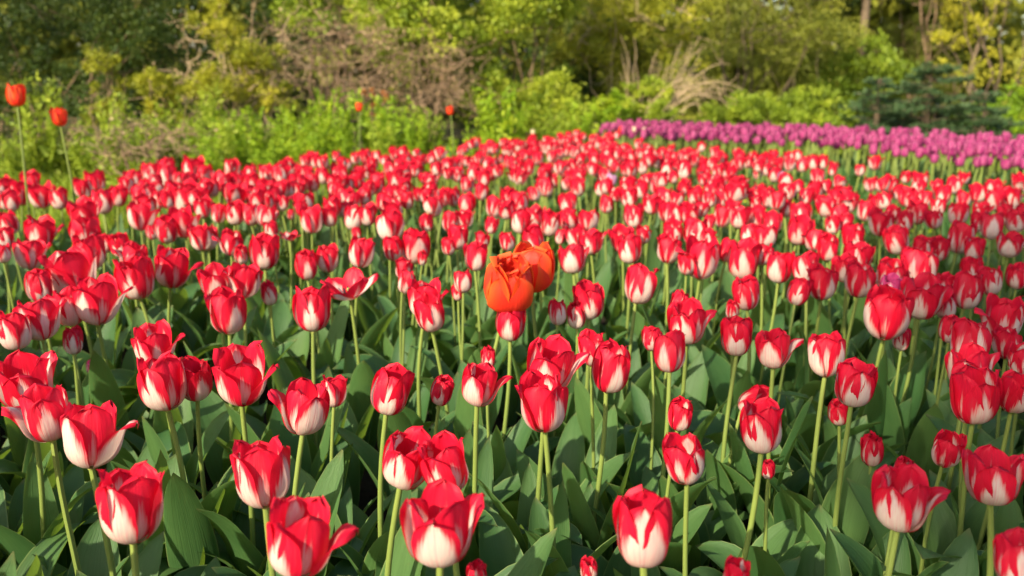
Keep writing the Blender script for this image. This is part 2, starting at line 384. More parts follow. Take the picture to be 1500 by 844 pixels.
def leaf_grid(L, W, base, bend, fold, tw, wav, seed, nu=7, nv=14):
    """grows from the origin towards +X and up: base/bend = angles in degrees at base and tip"""
    q = random.Random(seed)
    v = np.linspace(0, 1, nv); u = np.linspace(-1, 1, nu)
    fine = np.linspace(0, 1, 81); ang = np.radians(base + (bend - base) * fine ** 2.0)
    X = np.concatenate([[0], np.cumsum(np.cos(ang[:-1]) * L / 80)]); Z = np.concatenate([[0], np.cumsum(np.sin(ang[:-1]) * L / 80)])
    xc = np.interp(v, fine, X); zc = np.interp(v, fine, Z); an = np.interp(v, fine, ang)
    s = (0.30 + 0.70 * np.sin(math.pi / 2 * np.clip(v / 0.42, 0, 1))) * (1 - np.clip((v - 0.38) / 0.62, 0, 1) ** 2.3) ** 0.78
    s = np.maximum(s, 0.012)
    V, U = np.meshgrid(v, u)
    f = np.radians(fold) * (1 - 0.62 * V)                        # half channel angle, opens to the tip
    w = W * s[None]
    lat = w * np.sin(U * (math.pi / 2 - f * 0.75)) / np.maximum(np.sin(math.pi / 2 - f * 0.75), .3) * np.cos(f * 0.6)
    up = w * np.abs(U) ** 1.7 * np.sin(f) * 1.0
    k1, k2 = q.uniform(0, 6), q.uniform(0, 6)
    up = up + wav * np.sin(V * 12 + k1 + (U > 0) * 2.1) * U ** 2 * np.clip(V * 3, 0, 1) * (1 - V ** 4) + wav * 0.4 * np.sin(V * 6 + k2 + U)
    lat2 = lat + tw * V ** 2 * L
    ro = np.radians(q.uniform(-28, 28)) * V
    lat3 = lat2 * np.cos(ro) ; up = up + (lat) * np.sin(ro)
    x = xc[None] - up * np.sin(an)[None]; z = zc[None] + up * np.cos(an)[None]
    return np.stack([x, lat3, z], -1), np.stack([U * 0.5 + 0.5, V], -1)
LEAVES = []; LEAVES_LO = []
for i in range(16):
    q = random.Random(i * 3 + 1)
    par = dict(L=q.uniform(0.25, 0.35), W=q.uniform(0.032, 0.052), base=q.uniform(78, 88), bend=q.uniform(30, 76) if i % 4 else q.uniform(-35, 15), fold=q.uniform(16, 46), tw=q.uniform(-.12, .12), wav=q.uniform(.001, .0045), seed=i)
    P, UV = leaf_grid(**par); a = Acc(); a.grid(P, UV, 0.5); LEAVES.append(a.mesh('tulip_leaf', M_LEAF))
    P, UV = leaf_grid(nu=3, nv=6, **par); a = Acc(); a.grid(P, UV, 0.5); LEAVES_LO.append(a)

GR = 'red and white tulips in the flower bed'
taken = []
def put_tulip(head, size, kind, mat, label, group, aim=None, near=True, lean=None, nleaf=3, stem_i=None, tilt=None, lscale=1.0, cat='tulip', hgt_sp=True):
    """head: world position of the middle of the flower; size: flower width in metres"""
    kk = kind[0]
    base_w = {'c': .058, 't': .060, 'o': .068, 'f': .064, 'w': .092, 'b': .043, 'u': .060, 'g': .078}[kk]
    sc = size / base_w
    fh = {'c': .072, 't': .071, 'o': .068, 'f': .070, 'w': .040, 'b': .056, 'u': .062, 'g': .066}[kk] * sc
    si = rnd.randrange(len(STEMS)) if stem_i is None else stem_i
    sm, top, slope, lo = STEMS[si]
    sang = rnd.uniform(0, 2 * math.pi) if lean is None else lean
    zt = head[2] - fh * 0.5
    bx = head[0] - math.cos(sang) * top[0]; by = head[1] - math.sin(sang) * top[0]
    root = empty('tulip', (bx, by, 0.004)); tag(root, label, cat, group); taken.append((bx, by))
    h = zt - 0.004
    rs = max(0.75, min(1.25, size / 0.06))
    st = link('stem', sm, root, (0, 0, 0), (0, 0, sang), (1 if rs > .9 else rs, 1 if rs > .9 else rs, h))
    sx = (1 if rs > .9 else rs)
    fx, fy = math.cos(sang) * top[0] * sx - math.sin(sang) * top[1] * sx, math.sin(sang) * top[0] * sx + math.cos(sang) * top[1] * sx
    az = R(-90 + rnd.uniform(-45, 45)) if aim is None else R(aim)
    T = Matrix.Rotation(math.atan(slope / max(h, .2)) * 0.9, 4, Vector((-math.sin(sang), math.cos(sang), 0)))
    tl = tilt if tilt is not None else (rnd.uniform(-7, 7), rnd.uniform(-7, 7))
    T = Matrix.Rotation(R(tl[0]), 4, 'X') @ Matrix.Rotation(R(tl[1]), 4, 'Y') @ T @ Matrix.Rotation(az, 4, 'Z')
    vi = rnd.randrange(NV)
    if near:
        pm0 = near_bloom(kind, vi, mat)
        if mat is not M_ORANGE: sc *= 0.5 + 0.5 * base_w / real_w(kind, vi)
        fl = link('flower', CORE_ME, root, (fx, fy, h), T.to_euler(), (sc,) * 3)
        for pm in near_bloom(kind, vi, mat): link('petal', pm, fl)
    else:
        fl = link('flower', mid_bloom(kind, vi, mat), root, (fx, fy, h), T.to_euler(), (sc,) * 3)
    a0 = rnd.uniform(0, 6.28)
    for j in range(nleaf):
        s = rnd.uniform(0.78, 1.15) * lscale
        link('leaf', LEAVES[rnd.randrange(len(LEAVES))], root, (0, 0, rnd.uniform(0, .03)), (0, rnd.uniform(-.06, .16), a0 + j * (2.3 + rnd.uniform(-.4, .4))), (s, s * rnd.uniform(.8, 1.15), s))
    return root

# ------------------------------------------------------------ the tulips one can tell apart: x y width kind height label
NEAR = '''
131 639 88 fR .46 large {} with a petal flung right, in front at lower left
77 606 74 fL .47 {} with a petal flung left, behind another at lower left
186 745 92 t .455 round {} with a broad white face, alone at the bottom left
38 560 78 o .46 wide {} cut by the left edge above the lower left pair
56 468 64 o .46 wide {} second from the left edge, in the left cluster
20 487 46 t .45 {} with a pink striped side at the left edge of the cluster
98 452 44 t .455 narrow {} squeezed between two open ones in the left cluster
141 440 66 fR .47 open {} with a pointed right petal, tallest of the left cluster
112 402 72 o .46 broad {} with both side petals spread, above the left cluster
62 421 35 b .45 small {} bud like and pale, above the left cluster
202 408 52 t .455 round {} directly left of one with a hooked right petal
247 392 54 fR .46 {} with a hooked right petal beside a round one, left of centre
102 501 28 b .40 small dark {} hidden low behind the stems of the left cluster
138 540 17 p .30 tiny pink and white tulip bud low among the leaves at left
226 506 60 fR .45 {} with a big cream face and ragged top, above the left trio
331 458 54 t .45 {} with a folded front petal, below a pair of twins
317 413 46 o .46 left one of twin {} touching each other left of centre
355 411 48 f .46 right one of twin {} touching each other left of centre
241 564 66 t .455 left one of the trio of large {} at left
288 558 50 t .45 darker middle one of the trio of large {} at left
353 550 82 o .47 right and largest one of the trio of {} at left
441 598 72 fL .455 ruffled {} with a petal flung left, in front of a small one
490 573 38 t .435 small {} peeping out behind the ruffled one
565 573 56 c .46 upright {} with a cream triangle on its front petal
458 455 54 t .455 smooth {} standing alone left of the wide open star
514 422 74 w .46 wide open star shaped {} showing pale petal backs
620 439 54 o .46 {} with a jagged crown, left of the orange pair
633 460 44 t .445 {} mostly hidden behind the one with a jagged crown
650 575 32 b .43 slim white {} closed and half shaded, between two larger ones
700 563 57 fR .465 {} with a thin petal curling off to the right, left of centre
714 525 22 b .40 slim pale {} bud just behind the stem of the left orange flower
746 472 44 c .45 closed {} directly under the orange pair
680 412 26 c .45 small {} with a long cream face left of the orange pair
671 428 18 b .42 tiny {} bud hanging left of the orange pair
449 390 33 c .45 closed {} left one of two side by side above the star
478 380 33 t .455 right one of two {} side by side above the star
396 432 24 b .41 small drooping {} bud right of the twins
594 413 25 b .43 small {} bud behind the jagged crown
590 394 25 t .44 small {} above the jagged crown
861 442 45 t .455 cream faced {} right of the orange pair
845 463 28 b .43 slim {} tucked under the cream faced one right of the orange pair
815 459 26 b .44 small round {} bud right beside the orange pair
931 418 46 t .46 {} with a cream triangle and ragged rim, right of centre
888 542 56 c .455 full egg shaped {} with broad white sides, near the centre
868 514 40 t .45 {} peeping out behind the egg shaped one near the centre
803 534 72 fR .475 ruffled {} behind and above another large one at the centre
800 592 70 t .46 large {} with a folded lower petal, in front at the centre
949 497 27 c .44 small slim {} bud between larger ones right of centre
981 518 47 c .455 egg shaped {} with a shadow across its face, right of centre
1004 472 58 fR .46 {} with one cream petal thrown out to the right, right of centre
996 447 27 b .46 small pointed {} above the one with the thrown out petal
1095 432 38 c .455 neat closed {} alone at the right of centre
1073 456 20 b .42 tiny {} bud beside the neat closed one
1079 494 45 c .455 tall closed {} with a long white face, right of centre
1133 510 52 fR .455 {} with a thin petal pointing right, beside the tall closed one
1092 577 38 d .36 wilted dark {} leaning over low behind a stem
1000 608 36 c .40 small tilted {} bud above a larger one, right of centre
1006 677 58 t .455 oval {} standing behind the big bottom one, right of centre
944 780 82 c .465 big tall {} with white right side, bottom centre
1117 630 60 t .455 round {} with white underside, alone right of centre
860 838 26 b .38 tip of a {} cut off left of the big tall one
1083 844 38 t .42 tip of a {} cut off right of the big tall one
1129 688 20 b .33 dark little {} bud low among leaves right of centre
389 698 82 t .455 large {} with ragged rim, above the very large one at the bottom
436 788 104 fR .475 very large {} with a pointed right petal, bottom left of centre
586 671 76 fR .455 {} with open sides, left one of three at lower centre
659 682 68 t .46 {} behind the biggest one at lower centre
646 776 108 o .47 biggest {} with pale left petal, bottom centre left
704 841 30 b .38 tip of a {} at the bottom edge beside the biggest one
1212 523 50 c .455 tall striped {} left and upper one of a leaning pair at right
1247 563 56 t .455 striped {} right and lower one of a leaning pair at right
1282 662 33 b .33 tiny pointed {} low among broad leaves at right
1326 691 30 b .36 small {} peeping out behind the flared one at lower right
1316 732 84 fR .455 large {} with flaring shoulders at lower right
1389 661 42 c .40 closed white faced {} between two large ones at lower right
1455 703 78 o .455 large striped {} nearest the right edge at lower right
1434 582 68 t .455 front one of a stack of three {} near the right edge
1424 540 62 o .46 middle one of a stack of three {} near the right edge
1417 502 52 t .455 upper one of a stack of three {} near the right edge
1490 577 48 t .45 {} cut by the right edge beside the stack of three
1488 824 66 t .455 red top of a {} in the bottom right corner
1231 606 28 b .36 small striped {} hidden below the leaning pair
1299 462 65 u .46 fat {} with bold white stripes, right of centre beneath a pink one
1346 437 60 o .46 open {} touching the fat striped one on its right
1307 422 28 P .46 pink tulip squeezed between red and white ones at right
1323 497 24 b .40 small {} bud behind a thick leaning stem at right
1471 466 58 fL .46 large {} with a curled left petal at the right edge
1414 427 42 c .455 {} with one broad white side, above the stack near the right edge
1387 451 27 b .43 small pink striped {} left of the stack near the right edge
1451 413 32 c .45 pale small {} near the right edge
1395 485 29 b .44 small {} at the left shoulder of the stack
1478 503 38 t .44 {} half hidden under the one with a curled left petal
1498 530 40 t .45 {} cut in half by the right edge
1206 415 42 t .455 {} with white front, right one of two at right of centre
1169 427 32 c .45 narrow {} left one of two at right of centre
1258 411 42 t .455 plain upright {} left of the fat striped one
'''
MID = '''
62 288 34 o|90 292 25 t|30 283 30 t|43 267 25 t|8 273 22 t|10 294 28 o|16 327 27 c|54 342 42 o|42 372 46 o|8 350 26 t|2 372 22 t|126 315 40 o|130 344 42 u|155 357 22 t
131 371 42 t|177 359 28 c|149 297 29 t|172 288 24 t|122 276 24 t|142 267 27 t|204 319 35 f|213 293 34 t|195 265 24 t|218 254 23 t|245 260 26 t|246 246 22 t|248 280 22 t
272 291 38 t|245 338 30 c|270 327 38 f|298 348 32 t|282 249 30 t|275 268 24 t|298 278 22 t|195 378 40 f|221 341 16 b|310 276 24 t|303 254 20 t|340 249 22 t|325 268 22 c
347 268 24 t|344 288 32 o|362 283 24 t|319 313 22 c|342 313 28 t|368 316 24 c|388 318 30 o|303 349 36 o|336 356 34 f|354 374 20 b|387 369 42 t|368 268 22 t|387 279 24 t
405 291 26 c|410 257 22 t|390 254 20 t|435 271 26 t|457 268 22 c|446 298 30 o|457 323 32 t|483 318 24 t|491 298 20 t|489 268 20 t|503 258 18 c|514 295 22 c|532 288 20 c
526 264 22 c|515 320 28 c|539 315 26 t|550 270 22 c|568 334 38 u|562 296 26 o|572 304 24 t|597 294 20 c|582 264 24 t|428 315 11 b|525 371 36 t|398 337 20 c|425 347 26 w|577 365 28 c
521 343 14 b|609 361 46 f|623 379 15 b|638 304 23 t|625 328 20 c|657 325 24 c|684 321 24 o|670 348 30 t|656 362 20 c|666 289 22 c|705 353 22 t|697 377 34 t|633 280 20 c
683 270 20 t|722 304 30 o|704 282 20 t|762 326 30 f|760 298 28 t|744 288 22 t|804 328 28 c|786 352 32 c|832 324 26 t|862 324 30 o|834 300 26 u|799 276 20 c|783 284 18 t
844 275 22 t|881 276 20 t|888 300 20 c|868 355 36 o|843 347 26 t|840 380 42 o|710 262 20 t|820 348 16 b|912 350 36 o|922 366 34 t|977 366 34 t|930 318 27 c|955 300 27 o
921 290 24 t|986 340 28 t|984 316 28 t|1018 341 33 t|1012 315 26 t|1057 318 26 t|1083 320 30 o|1038 325 16 c|1025 379 56 f|1006 388 26 t|1065 367 28 t|1088 381 46 t
1118 373 32 o|1141 393 36 c|1096 344 24 t|1124 346 34 o|1112 319 26 t|1132 327 26 t|1125 290 24 c|1152 280 18 t|1168 338 34 t|1172 317 30 t|1193 352 30 f|1085 280 26 t
1059 292 20 t|1041 293 20 t|1018 288 22 t|1180 288 20 c|1182 394 38 t|1214 364 30 c|1250 347 31 t|1240 327 22 t|1292 328 36 o|1319 353 34 t|1345 314 24 c|1348 363 28 t
1374 365 28 c|1404 349 36 c|1426 365 27 c|1452 333 30 c|1480 359 36 o|1369 322 24 f|1404 315 26 c|1434 326 24 t|1437 310 24 o|1224 290 20 t|1248 294 20 t|1265 310 24 t
1203 296 18 t|1330 290 26 o|1355 292 20 t|1377 284 18 c|1411 292 20 t|1434 284 22 t|1480 294 26 c|1488 326 26 t|1325 325 24 t|1309 314 20 t|1472 316 22 t|1303 270 20 t
1254 379 40 t|1242 394 34 t|1303 402 38 c|1345 397 50 t|1422 396 30 t|1490 405 30 t|1385 420 30 t|745 355 22 t|720 330 20 t|945 345 22 t|1040 350 22 t|1222 330 22 t
'''
ZC = [(190, 'at the far left'), (400, 'left of centre'), (590, 'above the star shaped one'), (730, 'just left of the orange pair'), (900, 'right behind the orange pair'), (1090, 'right of centre'), (1290, 'toward the right side'), (9999, 'along the right edge')]
def zlabel(x, y):
    c = [t for lim, t in ZC if x < lim][0]
    d = 'middle rows' if y > 335 else 'farther middle rows' if y > 288 else 'packed back rows'
    return 'small red and white tulip in the %s %s' % (d, c)
RW = 'red and white tulip'
nearpts = []
for ln in NEAR.strip().split('\n'):
    px, py, wd, kd, hh, lab = ln.split(' ', 5)
    if lab == 'x': continue
    px, py, wd, hh = float(px), float(py), float(wd), float(hh)
    # keep each flower's real size plausible: its height sets where it stands
    p, t = on_plane(px, py, hh); size = wd * t / FPX
    mat = M_RED; kind = kd; aim = None; tilt = None
    if kd == 'p': mat = M_PINK; kind = 'b'
    if kd == 'P': mat = M_PINK; kind = 't'; lab = 'bright pink tulip squeezed between red and white ones at right'
    if kd == 'd': kind = 't'; tilt = (38, 25)
    if len(kd) > 1: aim = {'L': 180, 'R': 0}[kd[1]] + rnd.uniform(-14, 14)
    put_tulip(p, size, kind, mat, lab.replace('{}', RW), GR, aim=aim, tilt=tilt, nleaf=4 if py > 480 else 3, near=True, lscale=min(1.0, max(0.7, 0.85 + size * 2)))
    nearpts.append((p.x, p.y))
for it in MID.replace('\n', '|').split('|'):
    it = it.split()
    if len(it) != 4: continue
    px, py, wd = map(float, it[:3]); p, t = on_plane(px, py, .43 if it[3] in 'b' else rnd.uniform(.45, .465)); size = wd * t / FPX
    put_tulip(p, size, it[3], M_RED, zlabel(px, py), GR, near=py > 345, nleaf=3, aim=(rnd.choice([0, 180]) + rnd.uniform(-20, 20)) if it[3] == 'f' else None)

# the four orange ones
def orange(px, py, wd, hh, kind, lab, **k):
    p, t = on_plane(px, py, hh)
    return put_tulip(p, wd * t / FPX, kind, M_ORANGE, lab, 'orange tulips', **k)
def lean_over(r, deg):
    r.rotation_euler = (0, R(deg), 0); r.location.x -= 0.5 * math.sin(R(deg)); return r
p1 = at_depth(744, 410, 1.62); p2 = at_depth(779, 397, 1.70)
lean_over(put_tulip(p1, 0.106, 'g2', M_ORANGE, 'large orange double tulip, the left one of the pair at the centre, many ruffled petals', 'orange tulips', aim=-80, tilt=(22, -6), lean=R(15), stem_i=2), 11)
lean_over(put_tulip(p2, 0.098, 'g', M_ORANGE, 'smooth orange tulip, the right and taller one of the pair at the centre', 'orange tulips', aim=-30, tilt=(4, 8), lean=R(190), stem_i=4), -2)
put_tulip(at_depth(22, 141, 3.2), 0.060, 'c', M_ORANGE, 'tall orange tulip standing high at the far left edge behind the bed', 'orange tulips', tilt=(0, 0))
put_tulip(at_depth(88, 172, 3.3), 0.056, 't', M_ORANGE, 'tall orange tulip second from the left edge behind the bed, a little lower', 'orange tulips', tilt=(0, 0), aim=0)
put_tulip(at_depth(526, 157, 6.9), 0.055, 'c', M_ORANGE, 'small far orange tulip before the rusty shrublet', 'orange tulips', near=False)
put_tulip(at_depth(660, 162, 6.9), 0.055, 'c', M_ORANGE, 'small far orange tulip under the dark hollow of the green shrub', 'orange tulips', near=False)
put_tulip(at_depth(909, 190, 7.0), 0.045, 'o', M_ORANGE, 'coral tulip where the red bed meets the purple bed', 'orange tulips', near=False, tilt=(0, 25))
put_tulip(at_depth(943, 192, 6.9), 0.042, 'c', M_PALE, 'pale yellow tulip in front of the purple tulips', 'pale tulips', near=False)
put_tulip(at_depth(780, 194, 6.4), 0.032, 'c', M_PALE, 'small cream tulip at the back edge of the red bed', 'pale tulips', near=False)
put_tulip(at_depth(929, 190, 6.9), 0.03, 'b', M_PALE, 'small cream tulip at the left end of the purple bed', 'pale tulips', near=False)
put_tulip(at_depth(895, 264, 3.8), 0.045, 't', M_LILAC, 'single lilac tulip among the red rows behind the orange pair', 'pale tulips', near=False)
put_tulip(at_depth(1145, 260, 3.9), 0.04, 't', M_LILAC, 'single lilac tulip among the red rows at right', 'pale tulips', near=False)

# ------------------------------------------------------------ spacing helper
class Hash:
    def __init__(s, d): s.d = d; s.g = {}
    def ok(s, x, y, d=None):
        d = d or s.d; i, j = int(x // s.d), int(y // s.d)
        for a in (-1, 0, 1):
            for b in (-1, 0, 1):
                for (u, v) in s.g.get((i + a, j + b), ()):
                    if (u - x) ** 2 + (v - y) ** 2 < d * d: return False
        return True
    def add(s, x, y): s.g.setdefault((int(x // s.d), int(y // s.d)), []).append((x, y))
def project(p):
    c, s = math.cos(PITCH), math.sin(PITCH); z = p[2] - CAMH
    f = p[1] * c - z * s; u = p[1] * s + z * c
    return 750 + FPX * p[0] / f, 422 - FPX * u / f
# low resolution flowers for the mass behind
KW = 'tttccoffu'
LO = [bloom_acc(k, i, (5, 6), 0) for k in 'tcofu' for i in range(3)]
def lo_plant(acc, x, y, h, size, bloom, mi, leafm, stemm, nleaf=3, hm=None):
    sm, top, slope, lo = STEMS[rnd.randrange(8)]
    sa = rnd.uniform(0, 6.28)
    M0 = Matrix.Translation((x, y, 0.004)) @ Matrix.Rotation(sa, 4, 'Z')
    fh = size * 1.05
    acc_s, m = lo, M0 @ Matrix.Diagonal((1.4, 1.4, h - fh * .5, 1))
    vv = acc_s.flat(); A = np.array(m)
    acc.raw(vv[0] @ A[:3, :3].T + A[:3, 3], vv[1], vv[2], 0.5, stemm)
    tp = m @ Vector(top)
    B = Matrix.Translation(tp) @ Matrix.Rotation(R(rnd.uniform(-8, 8)), 4, 'X') @ Matrix.Rotation(R(rnd.uniform(-8, 8)), 4, 'Y') @ Matrix.Rotation(R(-90 + rnd.uniform(-60, 60)), 4, 'Z') @ Matrix.Scale(size / .06, 4)
    vv = bloom.flat(); A = np.array(B)
    acc.raw(vv[0] @ A[:3, :3].T + A[:3, 3], vv[1], vv[2], vv[3], mi)
    for j in range(nleaf):
        s = rnd.uniform(.8, 1.1)
        C = M0 @ Matrix.Rotation(j * 2.1 + rnd.uniform(-.5, .5), 4, 'Z') @ Matrix.Scale(s, 4)
        vv = LEAVES_LO[rnd.randrange(16)].flat(); A = np.array(C)
        acc.raw(vv[0] @ A[:3, :3].T + A[:3, 3], vv[1], vv[2], rnd.random(), leafm)
H = Hash(0.11)
for q in taken: H.add(*q)
acc = Acc(); nrest = 0
for k in range(90000):
    x = rnd.uniform(-4.5, 5.0); y = rnd.uniform(0.45, 9)
    if not inside((x, y), RED_POLY): continue
    px, py = project((x, y, HEAD))
    inview = -60 < px < 1560 and py < 1010
    if inview and py > 318: continue
    d = 0.088 if py < 250 else 0.098 if inview else 0.10
    if not H.ok(x, y, d): continue
    if not inview and math.hypot(x, y) < 0.55: continue
    H.add(x, y)
    if inview and math.sin(x * 3.1 + 1.3 * y) + math.sin(y * 2.7 - x * 1.1 + 2) + math.sin(x * 7 + y * 5) < -1.35 + rnd.gauss(0, .4): continue
    nrest += 1
    lo_plant(acc, x, y, HEAD + rnd.gauss(0, .018), rnd.uniform(.046, .064), LO[rnd.randrange(len(LO))], 0, 1, 2, 2)
link('tulips', acc.mesh('tulips', [M_RED, M_LEAF, M_STEM]))
tag(bpy.data.objects['tulips'], 'dense mass of red and white tulips filling the back and sides of the bed', 'tulips', kind='stuff')
print('rest', nrest)

# leafy plants without a flower, in the gaps of the front rows
H2 = Hash(0.085)
for q in taken: H2.add(*q)
nleafy = 0
GAPS = [(550, 700), (430, 560), (700, 640), (230, 590)]
for k in range(9000):
    px, py = rnd.uniform(-80, 1580), rnd.uniform(380, 1150); p, t = on_plane(px, py, 0.12)
    x, y = p.x, p.y
    if y < 0.36 or not H2.ok(x, y, 0.074): continue
    if (abs(px - 545) < 38 and 600 < py < 800) or (abs(px - 405) < 25 and 560 < py < 640) or (abs(px - 1050) < 40 and py > 800): continue
    H2.add(x, y); nleafy += 1
    root = empty('tulip_plant', (x, y, .004), rnd.uniform(0, 6.28))
    tag(root, 'low clump of broad grey green tulip leaves without a flower', 'leaf clump', 'leaf clumps between the tulips')
    for j in range(rnd.choice([2, 3, 3])):
        s = rnd.uniform(0.7, 1.08)
        link('leaf', LEAVES[rnd.randrange(16)], root, (0, 0, 0), (0, rnd.uniform(-.04, .2), j * 2.2 + rnd.uniform(-.5, .5)), (s, s * rnd.uniform(.9, 1.2), s))
    if nleafy > 300: break
print('leafy', nleafy, 'near+mid', len(taken))

# ------------------------------------------------------------ the purple bed
PK = []
for i in range(8):
    a = Acc(); lo_plant(a, 0, 0, .475, rnd.uniform(.046, .056), bloom_acc('tcto'[i % 4], i + 20, (6, 7), 0), 0, 1, 2, 3)
    PK.append(a.mesh('purple_tulip', [M_PURP, M_LEAF, M_STEM]))
H3 = Hash(.08); pts = []
for k in range(90000):
    x = rnd.uniform(0, 9); y = rnd.uniform(3, 14)
    if not inside((x, y), PUR_POLY) or not H3.ok(x, y, .068): continue
    H3.add(x, y); px, py = project((x, y, .5)); pts.append((0 if -20 < px < 1520 else 1, y, x, px))
pts.sort(); print('purple', len(pts), sum(1 for p in pts if not p[0]))
acc = Acc(); PB = [bloom_acc('tcto'[i % 4], i + 30, (4, 5), 0) for i in range(6)]
for i, (out, y, x, px) in enumerate(pts):
    if i < 300 and not out:
        o = link('purple_tulip', PK[i % 8], None, (x, y, .004), (0, 0, rnd.uniform(-.6, .6)), (1, 1, rnd.uniform(.92, 1.06)))
        z = 'left end' if px < 1050 else 'middle part' if px < 1280 else 'right part'
        tag(o, 'purple tulip in the %s of the far purple bed' % z, 'tulip', 'purple tulips in the far bed')
    else: lo_plant(acc, x, y, .475 * rnd.uniform(.93, 1.06), rnd.uniform(.045, .056), PB[i % 6], 0, 1, 2, 2)
if acc.n:
    tag(link('purple_tulips', acc.mesh('purple_tulips', [M_PURP, M_LEAF, M_STEM])), 'mass of purple tulips at the back of the far bed', 'tulips', kind='stuff')

# ------------------------------------------------------------ foliage tools
def unit(a): return a / (np.linalg.norm(a, axis=1)[:, None] + 1e-9)
def add_leaves(acc, C, D, L, Wd, tint, m=0, jit=0.9):
    """C centres (N,3), D preferred long axis (N,3), L lengths"""
    n = len(C); D = unit(D + nr.normal(0, jit, (n, 3))); Sd = unit(np.cross(D, nr.normal(0, 1, (n, 3)))); Nn = np.cross(D, Sd)
    L = np.broadcast_to(L, (n,))[:, None] * nr.uniform(.6, 1.25, (n, 1)); W = L * Wd
    v = np.stack([C, C + D * L * .5 + Sd * W * .5 + Nn * L * .07, C + D * L, C + D * L * .5 - Sd * W * .5 + Nn * L * .07], 1).reshape(-1, 3)
    F = np.arange(n * 4).reshape(-1, 4); uv = np.tile(np.array([[.5, 0], [1, .5], [.5, 1], [0, .5]]), (n, 1, 1))
    acc.raw(v, F, uv, tint, m)
def clump_leaves(acc, clumps, n, L, Wd=.55, up=.5, squash=.8, spread=.16, m=0):
    vol = np.array([c[3] ** 2 for c in clumps]); cnt = (vol / vol.sum() * n).astype(int)
    for (cx, cy, cz, r, tn), k in zip(clumps, cnt):
        if k < 1: continue
        # sub-clumps make light and dark tufts
        ns = max(3, int(k / 55)); sd = unit(nr.normal(0, 1, (ns, 3))) * (nr.uniform(.15, 1, (ns, 1)) ** .5) * r
        idx = nr.randint(0, ns, k); loc = sd[idx] + nr.normal(0, r * .17, (k, 3)); loc[:, 2] *= squash
        P = np.array([cx, cy, cz]) + loc; P[:, 2] = np.maximum(P[:, 2], 0.03)
        D = unit(loc) * .7 + np.array([0, 0, up])
        st = nr.normal(0, spread, ns)
        add_leaves(acc, P, D, L, Wd, np.clip(tn + st[idx] + nr.normal(0, .09, k), 0, 1), m)
def wiggle(p0, p1, n=7, amp=.08, sag=0):
    p0, p1 = np.array(p0, float), np.array(p1, float); t = np.linspace(0, 1, n)[:, None]
    L = np.linalg.norm(p1 - p0); w = np.cumsum(nr.normal(0, amp * L / n, (n, 3)), 0); w -= t * w[-1]
    P = p0 + (p1 - p0) * t + w; P[:, 2] += -sag * L * 4 * (t * (1 - t))[:, 0] * -1; return P
def shrub(name, label, cat, mat, box, nclump, r, nleaf, L, wd=.55, bmat=None, tn=.5, group=None, stems=5, up=.5, dome=True, squash=.8, twig=0, holes=(), spread=.16, trunk_r=.012):
    """box = (x0, x1, y0, y1, z0, z1) in metres: crown extents"""
    x0, x1, y0, y1, z0, z1 = box; base = ((x0 + x1) / 2, (y0 + y1) / 2, 0)
    root = empty(name, base); tag(root, label, cat, group); cl = []
    k = 0
    while len(cl) < nclump and k < 5000:
        k += 1
        a, b, c = nr.uniform(-1, 1), nr.uniform(-1, 1), nr.uniform(0, 1)
        if dome and a * a + b * b + (c * .95) ** 2 > 1: continue
        P = ((x1 - x0) / 2 * a, (y1 - y0) / 2 * b, z0 + (z1 - z0) * c)
        W = (P[0] + base[0], P[1] + base[1], P[2])
        hp = project(W)
        if any(abs(hp[0] - h[0]) < h[2] and abs(hp[1] - h[1]) < h[3] for h in holes): continue
        cl.append((*P, r * 1.12 * nr.uniform(.65, 1.25), np.clip(tn + nr.normal(0, .12), .05, .95)))
    a = Acc(); clump_leaves(a, cl, nleaf, L, wd, up, squash, spread)
    link('crown', a.mesh('crown', mat), root)
    b = Acc()
    for s in range(stems):
        c = cl[s % len(cl)]; q = nr.uniform(-.12, .12, 2) * (x1 - x0)
        P = wiggle((q[0], q[1], -.02), (c[0], c[1], c[2]), 8, .25); b.tube(P, np.linspace(trunk_r, trunk_r * .3, 8), 6)
    for s in range(twig):
        c = cl[nr.randint(len(cl))]; d = nr.normal(0, 1, 3); d /= np.linalg.norm(d); d[1] = -abs(d[1])
        P = wiggle((c[0], c[1], c[2] * .9), np.array(c[:3]) + d * c[3] * nr.uniform(1, 1.7), 6, .35)
        P[:, 2] = np.maximum(P[:, 2], .02); b.tube(P, np.linspace(.008, .002, 6), 4)
    link('branches' if name != 'tree' else 'trunk', b.mesh('branches', bmat or M_BARK), root)
    return root
KY = 1.16
def bx(px0, px1, pyt, Y, thick, z0=None, pyb=None, zt=None):
    """crown box from how it shows in the photo at distance Y"""
    Y *= KY; zt = zt * 1.13 if zt is not None else None
    a = at_depth(px0, 100, Y); b = at_depth(px1, 100, Y)
    z1 = zt if zt is not None else at_depth(750, pyt, Y).z
    z0 = z0 if z0 is not None else (max(0.05, at_depth(750, pyb, Y).z) if pyb is not None else .1)
    return (a.x, b.x, Y, Y + thick, z0, z1)
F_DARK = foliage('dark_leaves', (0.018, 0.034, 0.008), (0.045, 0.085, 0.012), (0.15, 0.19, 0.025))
F_GREEN = foliage('green_leaves', (0.08, 0.15, 0.012), (0.26, 0.35, 0.025), (0.52, 0.56, 0.05))
F_LIME = foliage('lime_leaves', (0.09, 0.19, 0.010), (0.24, 0.38, 0.015), (0.50, 0.56, 0.03))
F_YEL = foliage('yellow_green_leaves', (0.11, 0.15, 0.010), (0.30, 0.32, 0.02), (0.60, 0.54, 0.05))
F_OLIVE = foliage('olive_leaves', (0.07, 0.095, 0.014), (0.21, 0.24, 0.03), (0.42, 0.42, 0.05))
F_BLUE = foliage('blue_green_needles', (0.018, 0.045, 0.016), (0.05, 0.105, 0.04), (0.14, 0.21, 0.08), tr=.1)
